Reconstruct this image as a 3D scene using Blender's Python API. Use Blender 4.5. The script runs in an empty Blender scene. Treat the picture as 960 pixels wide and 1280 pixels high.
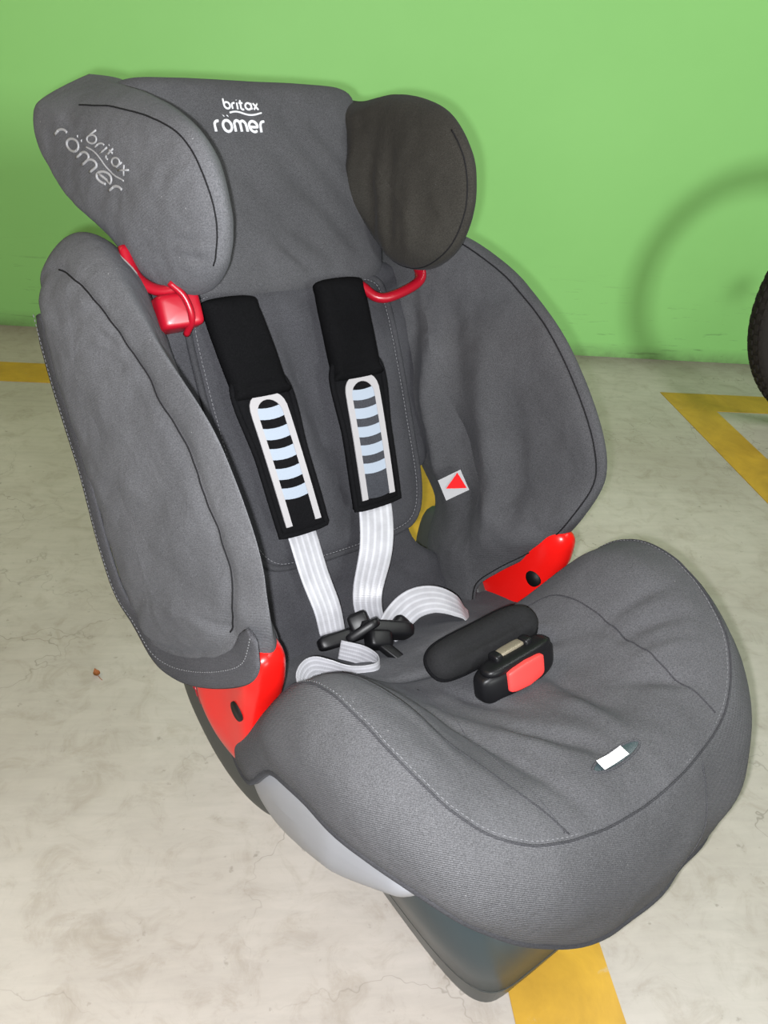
import bpy, bmesh, math, random
import numpy as np
from mathutils import Vector, Matrix, noise
from mathutils.bvhtree import BVHTree

random.seed(7)
SC = bpy.context.scene
COL = SC.collection
PI = math.pi

# ------------------------------------------------------------------ camera
CAM_H = 0.88
cam_d = bpy.data.cameras.new('camera')
cam = bpy.data.objects.new('camera', cam_d)
COL.objects.link(cam)
cam_d.sensor_fit = 'VERTICAL'
cam_d.sensor_height = 36.0
cam_d.lens = 27.0
cam_d.clip_start = 0.01
right = Vector((0.98965569, -0.10721314, 0.09532556))
down = Vector((0.02129718, -0.54730577, -0.83666171))
fwd = Vector((0.14187336, 0.83003719, -0.53936093))
mw = Matrix((right, -down, -fwd)).transposed().to_4x4()
mw.translation = Vector((0, 0, CAM_H))
cam.matrix_world = mw
SC.camera = cam

# ------------------------------------------------------------------ light
SC.view_settings.view_transform = 'Standard'
SC.view_settings.look = 'None'
SC.view_settings.gamma = 1.0
SC.view_settings.use_curve_mapping = False
SC.view_settings.exposure = 0.0

world = bpy.data.worlds.new('garage_air')
SC.world = world
world.use_nodes = True
bg = world.node_tree.nodes['Background']
bg.inputs['Color'].default_value = (1.0, 0.82, 0.60, 1)
bg.inputs['Strength'].default_value = 0.14

def add_light(name, kind, loc, energy, color, size=None, size_y=None, aim=None, radius=None):
    d = bpy.data.lights.new(name, kind)
    d.energy = energy
    d.color = color
    if kind == 'AREA':
        d.shape = 'RECTANGLE'
        d.size = size
        d.size_y = size_y or size
    else:
        d.shadow_soft_size = radius
    o = bpy.data.objects.new(name, d)
    COL.objects.link(o)
    o.location = loc
    if aim is not None:
        o.rotation_euler = (Vector(aim) - Vector(loc)).to_track_quat('-Z', 'Y').to_euler()
    return o

flash_at = Vector((0, 0, CAM_H)) - right * 0.015 + down * 0.011
add_light('phone_flash', 'POINT', flash_at, 60.0, (0.97, 0.98, 1.0), radius=0.006)
add_light('ceiling_tube_lamp', 'AREA', (3.8, -7.1, 2.35), 350.0, (0.93, 0.98, 0.95), 1.3, 1.3, aim=(1.5, 1.9, 0.3))

add_light('added_overhead_fill', 'AREA', (1.5, 0.5, 2.75), 42.0, (0.95, 1.0, 0.95), 0.5, 1.8, aim=(1.5, 0.5, 0.0))  # added fill light, brightens wall and floor from above
add_light('warm_tube_lamp', 'AREA', (-2.6, 0.9, 2.75), 22.0, (1.0, 0.70, 0.38), 0.5, 1.8, aim=(-2.0, 1.0, 0.0))

# ------------------------------------------------------------------ materials
def srgb(r, g, b):
    def c(v):
        v /= 255.0
        return v / 12.92 if v <= 0.04045 else ((v + 0.055) / 1.055) ** 2.4
    return (c(r), c(g), c(b), 1)

class NT:
    def __init__(self, name):
        self.m = bpy.data.materials.new(name)
        self.m.use_nodes = True
        self.t = self.m.node_tree
        self.b = self.t.nodes['Principled BSDF']
    def n(self, kind, **kw):
        nd = self.t.nodes.new(kind)
        for k, v in kw.items():
            if k in nd.inputs:
                nd.inputs[k].default_value = v
            else:
                setattr(nd, k, v)
        return nd
    def l(self, a, ao, b, bi):
        self.t.links.new(a.outputs[ao], b.inputs[bi])
    def coord(self, scale=(1, 1, 1), rot=(0, 0, 0), space='Object'):
        tc = self.n('ShaderNodeTexCoord')
        mp = self.n('ShaderNodeMapping')
        mp.inputs['Scale'].default_value = scale
        mp.inputs['Rotation'].default_value = rot
        self.l(tc, space, mp, 'Vector')
        return mp
    def noise(self, co, scale, detail=4, rough=0.5, dist=0.0):
        nd = self.n('ShaderNodeTexNoise')
        nd.inputs['Scale'].default_value = scale
        nd.inputs['Detail'].default_value = detail
        nd.inputs['Roughness'].default_value = rough
        nd.inputs['Distortion'].default_value = dist
        self.l(co, 0, nd, 'Vector')
        return nd
    def ramp(self, src, out, stops):
        r = self.n('ShaderNodeValToRGB')
        e = r.color_ramp.elements
        e[0].position, e[0].color = stops[0]
        e[1].position, e[1].color = stops[1]
        for p, c in stops[2:]:
            x = e.new(p)
            x.color = c
        self.l(src, out, r, 'Fac')
        return r
    def mix(self, mode='MIX', fac=1.0):
        nd = self.n('ShaderNodeMix', data_type='RGBA', blend_type=mode)
        nd.inputs[0].default_value = fac
        return nd
    def bump(self, src, out, strength, distance, prev=None):
        b = self.n('ShaderNodeBump')
        b.inputs['Strength'].default_value = strength
        b.inputs['Distance'].default_value = distance
        self.l(src, out, b, 'Height')
        if prev:
            self.l(prev, 'Normal', b, 'Normal')
        return b

def W1(v):
    return (v, v, v, 1)

def plain(name, col, rough=0.4, spec=0.5, coat=0.0, metal=0.0, bump=0.0, bscale=300):
    k = NT(name)
    k.b.inputs['Base Color'].default_value = col
    k.b.inputs['Roughness'].default_value = rough
    k.b.inputs['Specular IOR Level'].default_value = spec
    k.b.inputs['Coat Weight'].default_value = coat
    k.b.inputs['Metallic'].default_value = metal
    co = k.coord()
    nz = k.noise(co, 9, 3)
    mx = k.mix('MULTIPLY', 0.5)
    mx.inputs[6].default_value = col
    rp = k.ramp(nz, 'Fac', [(0.25, W1(0.82)), (0.75, W1(1.0))])
    k.l(rp, 'Color', mx, 7)
    k.l(mx, 2, k.b, 'Base Color')
    if bump:
        n2 = k.noise(co, bscale, 2)
        b = k.bump(n2, 'Fac', bump, 0.0006)
        k.l(b, 'Normal', k.b, 'Normal')
    return k.m

def fabric(name, col, rib=1400.0, rib_str=0.25, lint=0.5, rot=(0, 0, 0), sheen=0.03, spec=0.10):
    k = NT(name)
    co = k.coord()
    k.b.inputs['Roughness'].default_value = 0.9
    k.b.inputs['Specular IOR Level'].default_value = spec
    k.b.inputs['Sheen Weight'].default_value = sheen
    k.b.inputs['Sheen Roughness'].default_value = 0.45
    k.b.inputs['Sheen Tint'].default_value = (0.8, 0.85, 1.0, 1)
    big = k.noise(co, 7, 4, 0.55)
    rp = k.ramp(big, 'Fac', [(0.3, W1(0.80)), (0.7, W1(1.12))])
    fine = k.noise(co, 900, 2, 0.6)
    rf = k.ramp(fine, 'Fac', [(0.3, W1(0.62)), (0.7, W1(1.3))])
    m1 = k.mix('MULTIPLY', 1.0)
    m1.inputs[6].default_value = col
    k.l(rp, 'Color', m1, 7)
    m2 = k.mix('MULTIPLY', 0.85)
    k.l(m1, 2, m2, 6)
    k.l(rf, 'Color', m2, 7)
    last = m2
    if lint:
        sp = k.noise(co, 260, 3, 0.7)
        rl = k.ramp(sp, 'Fac', [(0.70, W1(0)), (0.78, W1(1))])
        m3 = k.mix('MIX', 0.0)
        k.l(m2, 2, m3, 6)
        m3.inputs[7].default_value = (0.32, 0.32, 0.33, 1)
        mu = k.n('ShaderNodeMath', operation='MULTIPLY')
        mu.inputs[1].default_value = lint
        k.l(rl, 'Color', mu, 0)
        k.l(mu, 0, m3, 0)
        last = m3
    k.l(last, 2, k.b, 'Base Color')
    wv = k.n('ShaderNodeTexWave', wave_type='BANDS', bands_direction='DIAGONAL')
    wv.inputs['Scale'].default_value = rib / 6.28 * 1.0
    wv.inputs['Distortion'].default_value = 0.6
    wv.inputs['Detail'].default_value = 1
    mp = k.coord(rot=rot)
    k.l(mp, 0, wv, 'Vector')
    b1 = k.bump(wv, 'Fac', rib_str, 0.0006)
    b2 = k.bump(fine, 'Fac', 0.35, 0.0006, b1)
    wr = k.noise(co, 30, 4, 0.55, 0.8)
    b3 = k.bump(wr, 'Fac', 0.28, 0.006, b2)
    k.l(b3, 'Normal', k.b, 'Normal')
    return k.m

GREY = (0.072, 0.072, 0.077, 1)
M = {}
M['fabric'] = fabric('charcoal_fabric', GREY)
M['fabric_in'] = fabric('charcoal_fabric_shaded', (0.060, 0.060, 0.064, 1), lint=0.15)  # same cloth, shade of right bolster and headrest put into the colour
M['fabric_back'] = fabric('charcoal_back_shaded', (0.044, 0.044, 0.049, 1), lint=0.1)  # same cloth again, darkened for the shade in the back recess
M['fabric_side'] = fabric('charcoal_fabric_side', (0.090, 0.091, 0.098, 1), lint=0.8)  # same cloth, dusty, and lightened as the lit left side
M['twill'] = fabric('charcoal_twill', (0.084, 0.084, 0.089, 1), rib=1500, rib_str=0.9, rot=(0.6, 0.4, 0.7))
M['mesh'] = fabric('charcoal_knit', (0.082, 0.082, 0.084, 1), rib=2200, rib_str=0.6)
M['wing_in'] = fabric('dark_charcoal_fabric', (0.032, 0.030, 0.026, 1), lint=0.2)  # darker, browner cloth for the right headrest wing
M['piping'] = fabric('dark_piping', (0.040, 0.040, 0.044, 1), lint=0)
M['border'] = fabric('border_tape', (0.075, 0.075, 0.082, 1), rib=2600, rib_str=0.8, lint=0.2)
M['seam'] = plain('seam_shadow_thread', (0.012, 0.012, 0.013, 1), 0.9, 0.1)
M['stitch'] = plain('stitch_thread', (0.16, 0.16, 0.17, 1), 0.8, 0.2)
M['black_cloth'] = fabric('black_neoprene', (0.0045, 0.0045, 0.005, 1), rib=2400, rib_str=0.3, lint=0.0, sheen=0.0, spec=0.03)
M['pad_cloth'] = fabric('black_satin_pad', (0.011, 0.011, 0.012, 1), rib=2400, rib_str=0.2, lint=0.0, sheen=0.0, spec=0.2)
M['black_tape'] = fabric('black_binding_tape', (0.008, 0.008, 0.009, 1), rib=3000, rib_str=0.8, lint=0, sheen=0.0, spec=0.03)
M['black_plastic'] = plain('black_plastic', (0.005, 0.005, 0.006, 1), 0.42, 0.28)
M['black_hole'] = plain('black_socket', (0.004, 0.004, 0.004, 1), 0.6, 0.3)
M['red'] = plain('gloss_red_plastic', (0.70, 0.008, 0.006, 1), 0.28, 0.3)
M['dark_red'] = plain('crimson_plastic', (0.30, 0.004, 0.014, 1), 0.35, 0.45)
M['arrow_red'] = plain('printed_red', (0.60, 0.012, 0.014, 1), 0.85, 0.1)
M['button_red'] = plain('matte_red_button', (0.72, 0.05, 0.045, 1), 0.5, 0.4)
M['silver_plastic'] = plain('silver_grey_plastic', (0.27, 0.28, 0.31, 1), 0.42, 0.5, bump=0.1)
M['slate'] = plain('slate_plastic', (0.030, 0.044, 0.050, 1), 0.36, 0.5, bump=0.08)
M['shell'] = plain('dark_shell_plastic', (0.040, 0.045, 0.044, 1), 0.5, 0.4, bump=0.1)
M['white_tape'] = plain('reflective_silver_tape', (0.31, 0.30, 0.31, 1), 0.6, 0.4, bump=0.3, bscale=900)
M['stripe_white'] = plain('pale_stripe_tape', (0.27, 0.31, 0.37, 1), 0.6, 0.4, bump=0.4, bscale=500)
M['label_white'] = plain('white_label', (0.80, 0.78, 0.78, 1), 0.6, 0.3)
M['label_grey'] = plain('grey_label', (0.33, 0.33, 0.34, 1), 0.8, 0.1)
M['logo'] = plain('silver_thread', (0.62, 0.63, 0.66, 1), 0.5, 0.4)
M['logo_worn'] = plain('worn_silver_thread', (0.27, 0.27, 0.28, 1), 0.6, 0.3)
M['gap'] = plain('cardboard_lining', (0.30, 0.20, 0.04, 1), 0.8)
M['rust'] = plain('dusty_metal', (0.22, 0.19, 0.14, 1), 0.5, metal=0.4, bump=0.8, bscale=400)
M['rubber'] = plain('tyre_rubber', (0.020, 0.017, 0.016, 1), 0.75, 0.3, bump=0.3, bscale=200)
M['alu'] = plain('brushed_rim', (0.30, 0.30, 0.31, 1), 0.35, metal=0.9)

def webbing_mat():
    k = NT('silver_webbing')
    k.b.inputs['Roughness'].default_value = 0.42
    k.b.inputs['Specular IOR Level'].default_value = 0.5
    uv = k.n('ShaderNodeTexCoord')
    mp = k.n('ShaderNodeMapping')
    k.l(uv, 'UV', mp, 'Vector')
    sep = k.n('ShaderNodeSeparateXYZ')
    k.l(mp, 0, sep, 'Vector')
    mul = k.n('ShaderNodeMath', operation='MULTIPLY')
    mul.inputs[1].default_value = 2 * PI * 5
    k.l(sep, 'X', mul, 0)
    sn = k.n('ShaderNodeMath', operation='SINE')
    k.l(mul, 0, sn, 0)
    co = k.coord()
    nz = k.noise(co, 60, 3)
    rp = k.ramp(sn, 0, [(0.0, (0.29, 0.29, 0.31, 1)), (1.0, (0.38, 0.38, 0.41, 1))])
    r2 = k.ramp(nz, 'Fac', [(0.3, W1(0.85)), (0.7, W1(1.1))])
    m1 = k.mix('MULTIPLY', 0.8)
    k.l(rp, 'Color', m1, 6)
    k.l(r2, 'Color', m1, 7)
    k.l(m1, 2, k.b, 'Base Color')
    wv = k.n('ShaderNodeMath', operation='MULTIPLY')
    wv.inputs[1].default_value = 2 * PI * 1
    k.l(sep, 'Y', wv, 0)
    s2 = k.n('ShaderNodeMath', operation='SINE')
    k.l(wv, 0, s2, 0)
    b1 = k.bump(s2, 0, 0.10, 0.0005)
    b2 = k.bump(sn, 0, 0.15, 0.0005, b1)
    k.l(b2, 'Normal', k.b, 'Normal')
    return k.m
M['web'] = webbing_mat()

def concrete():
    k = NT('stained_concrete')
    co = k.coord()
    k.b.inputs['Roughness'].default_value = 0.62
    k.b.inputs['Specular IOR Level'].default_value = 0.35
    n1 = k.noise(co, 2.2, 6, 0.6, 0.4)
    r1 = k.ramp(n1, 'Fac', [(0.3, (0.375, 0.335, 0.297, 1)), (0.7, (0.50, 0.462, 0.425, 1))])
    n2 = k.noise(co, 19, 8, 0.72, 0.9)
    r2 = k.ramp(n2, 'Fac', [(0.32, (0.74, 0.71, 0.66, 1)), (0.50, W1(1.0)), (0.75, W1(1.06))])
    m1 = k.mix('MULTIPLY', 0.6)
    k.l(r1, 'Color', m1, 6)
    k.l(r2, 'Color', m1, 7)
    # long faint brush streaks
    st = k.coord(scale=(2.0, 11.0, 1.0), rot=(0, 0, 0.5))
    n3 = k.noise(st, 5, 5, 0.65, 0.6)
    r3 = k.ramp(n3, 'Fac', [(0.35, W1(0.86)), (0.6, W1(1.0))])
    m2 = k.mix('MULTIPLY', 0.55)
    k.l(m1, 2, m2, 6)
    k.l(r3, 'Color', m2, 7)
    # hairline cracks: voronoi cell edges, distorted, only in patches
    dn = k.noise(co, 3.5, 5, 0.6)
    ad = k.n('ShaderNodeMix', data_type='RGBA', blend_type='LINEAR_LIGHT')
    ad.inputs[0].default_value = 0.22
    k.l(co, 0, ad, 6)
    k.l(dn, 'Color', ad, 7)
    vo = k.n('ShaderNodeTexVoronoi', feature='DISTANCE_TO_EDGE')
    vo.inputs['Scale'].default_value = 4.2
    k.l(ad, 2, vo, 'Vector')
    rc = k.ramp(vo, 'Distance', [(0.0, W1(1)), (0.0075, W1(0))])
    pn = k.noise(co, 2.6, 3, 0.5)
    rpn = k.ramp(pn, 'Fac', [(0.47, W1(0)), (0.60, W1(1))])
    mu = k.n('ShaderNodeMath', operation='MULTIPLY')
    k.l(rc, 'Color', mu, 0)
    k.l(rpn, 'Color', mu, 1)
    mu2 = k.n('ShaderNodeMath', operation='MULTIPLY')
    mu2.inputs[1].default_value = 0.55
    k.l(mu, 0, mu2, 0)
    m3 = k.mix('MIX', 0)
    k.l(mu2, 0, m3, 0)
    k.l(m2, 2, m3, 6)
    m3.inputs[7].default_value = (0.13, 0.115, 0.09, 1)
    # small dark specks
    n5 = k.noise(co, 55, 3, 0.6)
    r5 = k.ramp(n5, 'Fac', [(0.66, W1(0)), (0.75, W1(0.6))])
    m4 = k.mix('MIX', 0)
    k.l(r5, 'Color', m4, 0)
    k.l(m3, 2, m4, 6)
    m4.inputs[7].default_value = (0.20, 0.18, 0.15, 1)
    # dirt gathered along the foot of the wall
    tc = k.n('ShaderNodeTexCoord')
    sp = k.n('ShaderNodeSeparateXYZ')
    k.l(tc, 'Object', sp, 'Vector')
    mr = k.n('ShaderNodeMapRange')
    mr.inputs['From Min'].default_value = 2.18
    mr.inputs['From Max'].default_value = 2.335
    k.l(sp, 'Y', mr, 'Value')
    nd = k.noise(co, 9, 5, 0.7)
    mm = k.n('ShaderNodeMath', operation='MULTIPLY')
    k.l(mr, 0, mm, 0)
    k.l(nd, 'Fac', mm, 1)
    m5 = k.mix('MIX', 0)
    k.l(mm, 0, m5, 0)
    k.l(m4, 2, m5, 6)
    m5.inputs[7].default_value = (0.13, 0.11, 0.085, 1)
    k.l(m5, 2, k.b, 'Base Color')
    b1 = k.bump(n2, 'Fac', 0.12, 0.004)
    b2 = k.bump(vo, 'Distance', 0.0, 0.002, b1)
    k.l(b1, 'Normal', k.b, 'Normal')
    return k.m
M['concrete'] = concrete()

def yellow_paint():
    k = NT('worn_yellow_line_paint')
    co = k.coord()
    k.b.inputs['Roughness'].default_value = 0.5
    n1 = k.noise(co, 10, 6, 0.65, 0.8)
    r1 = k.ramp(n1, 'Fac', [(0.3, (0.38, 0.215, 0.022, 1)), (0.7, (0.56, 0.325, 0.032, 1))])
    n2 = k.noise(co, 26, 8, 0.75, 1.0)
    r2 = k.ramp(n2, 'Fac', [(0.62, W1(0)), (0.72, W1(0.55))])
    m = k.mix('MIX', 0)
    k.l(r2, 'Color', m, 0)
    k.l(r1, 'Color', m, 6)
    m.inputs[7].default_value = (0.44, 0.38, 0.28, 1)
    k.l(m, 2, k.b, 'Base Color')
    b = k.bump(n2, 'Fac', 0.1, 0.003)
    k.l(b, 'Normal', k.b, 'Normal')
    return k.m
M['yellow'] = yellow_paint()

def green_wall():
    k = NT('green_wall_paint')
    co = k.coord()
    k.b.inputs['Roughness'].default_value = 0.55
    k.b.inputs['Specular IOR Level'].default_value = 0.3
    n1 = k.noise(co, 1.6, 4, 0.5)
    r1 = k.ramp(n1, 'Fac', [(0.3, (0.250, 0.570, 0.170, 1)), (0.7, (0.275, 0.610, 0.190, 1))])
    # scuffs: thin horizontal scratches low on the wall
    tc = k.n('ShaderNodeTexCoord')
    sp = k.n('ShaderNodeSeparateXYZ')
    k.l(tc, 'Object', sp, 'Vector')
    low = k.n('ShaderNodeMapRange')
    low.inputs['From Min'].default_value = 0.32
    low.inputs['From Max'].default_value = 0.02
    k.l(sp, 'Z', low, 'Value')
    sc = k.coord(scale=(2.2, 1, 30.0))
    n2 = k.noise(sc, 3.0, 5, 0.7, 0.8)
    r2 = k.ramp(n2, 'Fac', [(0.60, W1(0)), (0.66, W1(1))])
    mu = k.n('ShaderNodeMath', operation='MULTIPLY')
    k.l(low, 0, mu, 0)
    k.l(r2, 'Color', mu, 1)
    mh = k.n('ShaderNodeMath', operation='MULTIPLY')
    mh.inputs[1].default_value = 0.55
    k.l(mu, 0, mh, 0)
    m = k.mix('MIX', 0)
    k.l(mh, 0, m, 0)
    k.l(r1, 'Color', m, 6)
    m.inputs[7].default_value = (0.10, 0.20, 0.07, 1)
    # grime right at the foot
    foot = k.n('ShaderNodeMapRange')
    foot.inputs['From Min'].default_value = 0.05
    foot.inputs['From Max'].default_value = 0.0
    k.l(sp, 'Z', foot, 'Value')
    n3 = k.noise(co, 22, 6, 0.7)
    mm = k.n('ShaderNodeMath', operation='MULTIPLY')
    k.l(foot, 0, mm, 0)
    k.l(n3, 'Fac', mm, 1)
    m2 = k.mix('MIX', 0)
    k.l(mm, 0, m2, 0)
    k.l(m, 2, m2, 6)
    m2.inputs[7].default_value = (0.10, 0.12, 0.06, 1)
    k.l(m2, 2, k.b, 'Base Color')
    n4 = k.noise(co, 12, 5, 0.5)
    b = k.bump(n4, 'Fac', 0.08, 0.01)
    k.l(b, 'Normal', k.b, 'Normal')
    return k.m
M['green'] = green_wall()

def leaf_mat():
    return plain('dry_leaf', (0.28, 0.10, 0.035, 1), 0.7, 0.2, bump=0.5, bscale=120)
M['leaf'] = leaf_mat()

# ------------------------------------------------------------------ mesh helpers
def mesh_obj(name, verts, faces, mat, parent=None, smooth=True, merge=0.0, weld=False, uv=None):
    me = bpy.data.meshes.new(name)
    me.from_pydata([tuple(map(float, v)) for v in verts], [], [tuple(f) for f in faces])
    if uv is not None:
        lay = me.uv_layers.new(name='UVMap')
        for p in me.polygons:
            for li in p.loop_indices:
                lay.data[li].uv = uv[me.loops[li].vertex_index]
    bm = bmesh.new()
    bm.from_mesh(me)
    if merge:
        bmesh.ops.remove_doubles(bm, verts=bm.verts, dist=merge)
    bmesh.ops.recalc_face_normals(bm, faces=bm.faces)
    bm.to_mesh(me)
    bm.free()
    if smooth:
        for p in me.polygons:
            p.use_smooth = True
    me.materials.append(M[mat])
    o = bpy.data.objects.new(name, me)
    COL.objects.link(o)
    if parent is not None:
        o.parent = parent
    return o

def F(p):
    """design frame (x lateral, y towards the front, z up) -> object frame"""
    return (p[0], -p[1], p[2])

def B(x, s, o):
    """backrest frame: s up along the back, o out of it"""
    return np.array([x, -0.1 - 0.491 * s + 0.871 * o, 0.25 + 0.871 * s + 0.491 * o])

def spline(pts, n, closed=False):
    """Catmull-Rom through pts, resampled evenly to n points"""
    P = np.array(pts, float)
    m = len(P)
    out = []
    segs = m if closed else m - 1
    for i in range(segs):
        if closed:
            p0, p1, p2, p3 = P[(i - 1) % m], P[i], P[(i + 1) % m], P[(i + 2) % m]
        else:
            p1, p2 = P[i], P[i + 1]
            p0 = P[i - 1] if i > 0 else 2 * p1 - p2
            p3 = P[i + 2] if i + 2 < m else 2 * p2 - p1
        for t in np.linspace(0, 1, 24, endpoint=False):
            out.append(0.5 * ((2 * p1) + (-p0 + p2) * t + (2 * p0 - 5 * p1 + 4 * p2 - p3) * t * t + (-p0 + 3 * p1 - 3 * p2 + p3) * t ** 3))
    out.append(P[0] if closed else P[-1])
    out = np.array(out)
    d = np.r_[0, np.cumsum(np.linalg.norm(np.diff(out, axis=0), axis=1))]
    q = np.linspace(0, d[-1], n, endpoint=not closed)
    return np.stack([np.interp(q, d, out[:, k]) for k in range(P.shape[1])], 1)

def interp(tab, v):
    xs = [t[0] for t in tab]
    ys = [t[1] for t in tab]
    return float(np.interp(v, xs, ys))

def smooth01(t):
    t = min(1.0, max(0.0, t))
    return t * t * (3 - 2 * t)

def crease_at(creases, a, b):
    """sum of gaussian folds; each = (a0,b0,a1,b1,depth,width)"""
    v = 0.0
    for (a0, b0, a1, b1, dep, wid) in creases:
        dx, dy = a1 - a0, b1 - b0
        L2 = dx * dx + dy * dy
        t = ((a - a0) * dx + (b - b0) * dy) / L2
        tc = min(1.0, max(0.0, t))
        px, py = a0 + tc * dx, b0 + tc * dy
        d2 = (a - px) ** 2 + (b - py) ** 2
        if d2 < (3 * wid) ** 2:
            fade = math.sin(PI * min(1, max(0, 0.08 + 0.84 * tc)))
            v += dep * math.exp(-d2 / (wid * wid)) * fade
    return v

class Pillow:
    """closed cushion over a 2D outline; half thickness eased to the rim"""
    def __init__(self, outline, spine, mapf, n=120, m=18, p=3.0, q=2.0, creases=(), wob=0.0, wseed=0.0, cr_side=(1,), groove=None, pf=None):
        self.out = spline(outline, n, True)
        A, Bq = np.array(spine[0], float), np.array(spine[1], float)
        d = Bq - A
        t = np.clip(((self.out - A) @ d) / max(1e-9, d @ d), 0, 1)
        self.c = A + t[:, None] * d
        self.mapf, self.n, self.m, self.p, self.q = mapf, n, m, p, q
        self.creases, self.wob, self.ws, self.cr_side = creases, wob, wseed, cr_side
        self.groove, self.pf = groove, pf
    def at(self, u, r, side):
        i = u * self.n
        i0 = int(math.floor(i)) % self.n
        i1 = (i0 + 1) % self.n
        f = i - math.floor(i)
        o = self.out[i0] * (1 - f) + self.out[i1] * f
        c = self.c[i0] * (1 - f) + self.c[i1] * f
        a, b = c + (o - c) * r
        p = self.pf(o[0], o[1]) if self.pf else self.p
        hgt = side * (max(0.0, 1 - r ** p)) ** (1 / self.q)
        ex = 0.0
        if self.groove and side == self.groove[3]:
            ex -= self.groove[1] * math.exp(-((r - self.groove[0]) / self.groove[2]) ** 2)
        if side in self.cr_side:
            ex += crease_at(self.creases, a, b)
        if self.wob:
            ex += self.wob * noise.noise(Vector((a * 22 + self.ws, b * 22, side * 3.0))) + 0.5 * self.wob * noise.noise(Vector((a * 60 + self.ws, b * 60, side * 5.0)))
        return self.mapf(a, b, hgt, ex * (1 - r ** 6) * side)
    def build(self, name, mat, parent):
        n, m = self.n, self.m
        V, Fc = [], []
        rs = [math.sin(PI / 2 * (1 - k / m)) ** 0.8 for k in range(m)] + [0.0]
        rows = [(r, 1) for r in rs] + [(r, -1) for r in reversed(rs[1:])]
        rows = [(r, 1) for r in reversed(rs)] + [(r, -1) for r in rs[1:]]
        for (r, sd) in rows:
            for i in range(n):
                V.append(F(self.at(i / n, r, sd)))
        for j in range(len(rows) - 1):
            for i in range(n):
                a, b = j * n + i, j * n + (i + 1) % n
                Fc.append((a, b, b + n, a + n))
        o = mesh_obj(name, V, Fc, mat, parent, merge=2e-5)
        return o

def tube_data(pts, r, k=8, closed=False, flat=1.0, nrm=None):
    P = np.array(pts, float)
    n = len(P)
    V, Fc = [], []
    T = np.zeros_like(P)
    for i in range(n):
        if closed:
            T[i] = P[(i + 1) % n] - P[i - 1]
        else:
            T[i] = P[min(i + 1, n - 1)] - P[max(i - 1, 0)]
        T[i] /= max(1e-9, np.linalg.norm(T[i]))
    ref = np.array([0.13, 0.37, 0.92]) if nrm is None else None
    prev = None
    for i in range(n):
        if nrm is not None:
            nv = np.array(nrm[i] if len(np.shape(nrm)) > 1 else nrm, float)
        else:
            nv = ref if prev is None else prev
        nv = nv - T[i] * (nv @ T[i])
        nv /= max(1e-9, np.linalg.norm(nv))
        prev = nv
        bv = np.cross(T[i], nv)
        rr = r[i] if hasattr(r, '__len__') else r
        for j in range(k):
            a = 2 * PI * j / k
            V.append(P[i] + bv * math.cos(a) * rr + nv * math.sin(a) * rr * flat)
    for i in range(n if closed else n - 1):
        for j in range(k):
            a, b = i * k + j, i * k + (j + 1) % k
            c, d = ((i + 1) % n) * k + (j + 1) % k, ((i + 1) % n) * k + j
            Fc.append((a, b, c, d))
    if not closed:
        Fc.append(tuple(range(k - 1, -1, -1)))
        Fc.append(tuple(range((n - 1) * k, n * k)))
    return V, Fc

def tube(name, pts, r, mat, parent, k=8, closed=False, flat=1.0, nrm=None):
    V, Fc = tube_data([F(p) for p in pts], r, k, closed, flat, None if nrm is None else [F(q) for q in nrm])
    return mesh_obj(name, V, Fc, mat, parent)

def join_data(lst):
    V, Fc = [], []
    for v, f in lst:
        o = len(V)
        V += list(v)
        Fc += [tuple(i + o for i in q) for q in f]
    return V, Fc

def dashes(name, pts, mat, parent, dash=0.0030, gap=0.0016, r=0.00045):
    """a row of stitches along a path: real little threads joined into one part"""
    P = np.array(pts, float)
    d = np.r_[0, np.cumsum(np.linalg.norm(np.diff(P, axis=0), axis=1))]
    out = []
    q = 0.0
    while q + dash < d[-1]:
        seg = []
        for t in (q, q + dash / 2, q + dash):
            seg.append([np.interp(t, d, P[:, k]) for k in range(3)])
        out.append(tube_data([F(s) for s in seg], r, 5))
        q += dash + gap
    V, Fc = join_data(out)
    o = mesh_obj(name, V, Fc, mat, parent)
    o['kind'] = 'stuff'
    return o

def ribbon(name, pts, wdir, width, mat, parent, th=0.0016, n=60, round_edge=True):
    """flat webbing: centre line pts, width direction per point"""
    P = spline(pts, n)
    D = spline(wdir, n)
    wd = spline([[w] for w in width], n)[:, 0] if hasattr(width, '__len__') else np.full(n, width)
    T = np.gradient(P, axis=0)
    V, UV, Fc = [], [], []
    dist = np.r_[0, np.cumsum(np.linalg.norm(np.diff(P, axis=0), axis=1))]
    cs = [(-.5, -.3), (-.5, .3), (-.46, .5), (-.23, .5), (0, .5), (.23, .5), (.46, .5), (.5, .3), (.5, -.3), (.46, -.5), (.23, -.5), (0, -.5), (-.23, -.5), (-.46, -.5)]
    k = len(cs)
    for i in range(n):
        t = T[i] / np.linalg.norm(T[i])
        w = D[i] - t * (D[i] @ t)
        w /= np.linalg.norm(w)
        nn = np.cross(w, t)
        for (a, b) in cs:
            V.append(F(P[i] + w * a * wd[i] + nn * b * th))
            UV.append((a + .5, dist[i] * 400))
    for i in range(n - 1):
        for j in range(k):
            a, b = i * k + j, i * k + (j + 1) % k
            Fc.append((a, b, b + k, a + k))
    Fc.append(tuple(range(k)))
    Fc.append(tuple(range((n - 1) * k, n * k)))
    return mesh_obj(name, V, Fc, mat, parent, uv=UV)

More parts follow.
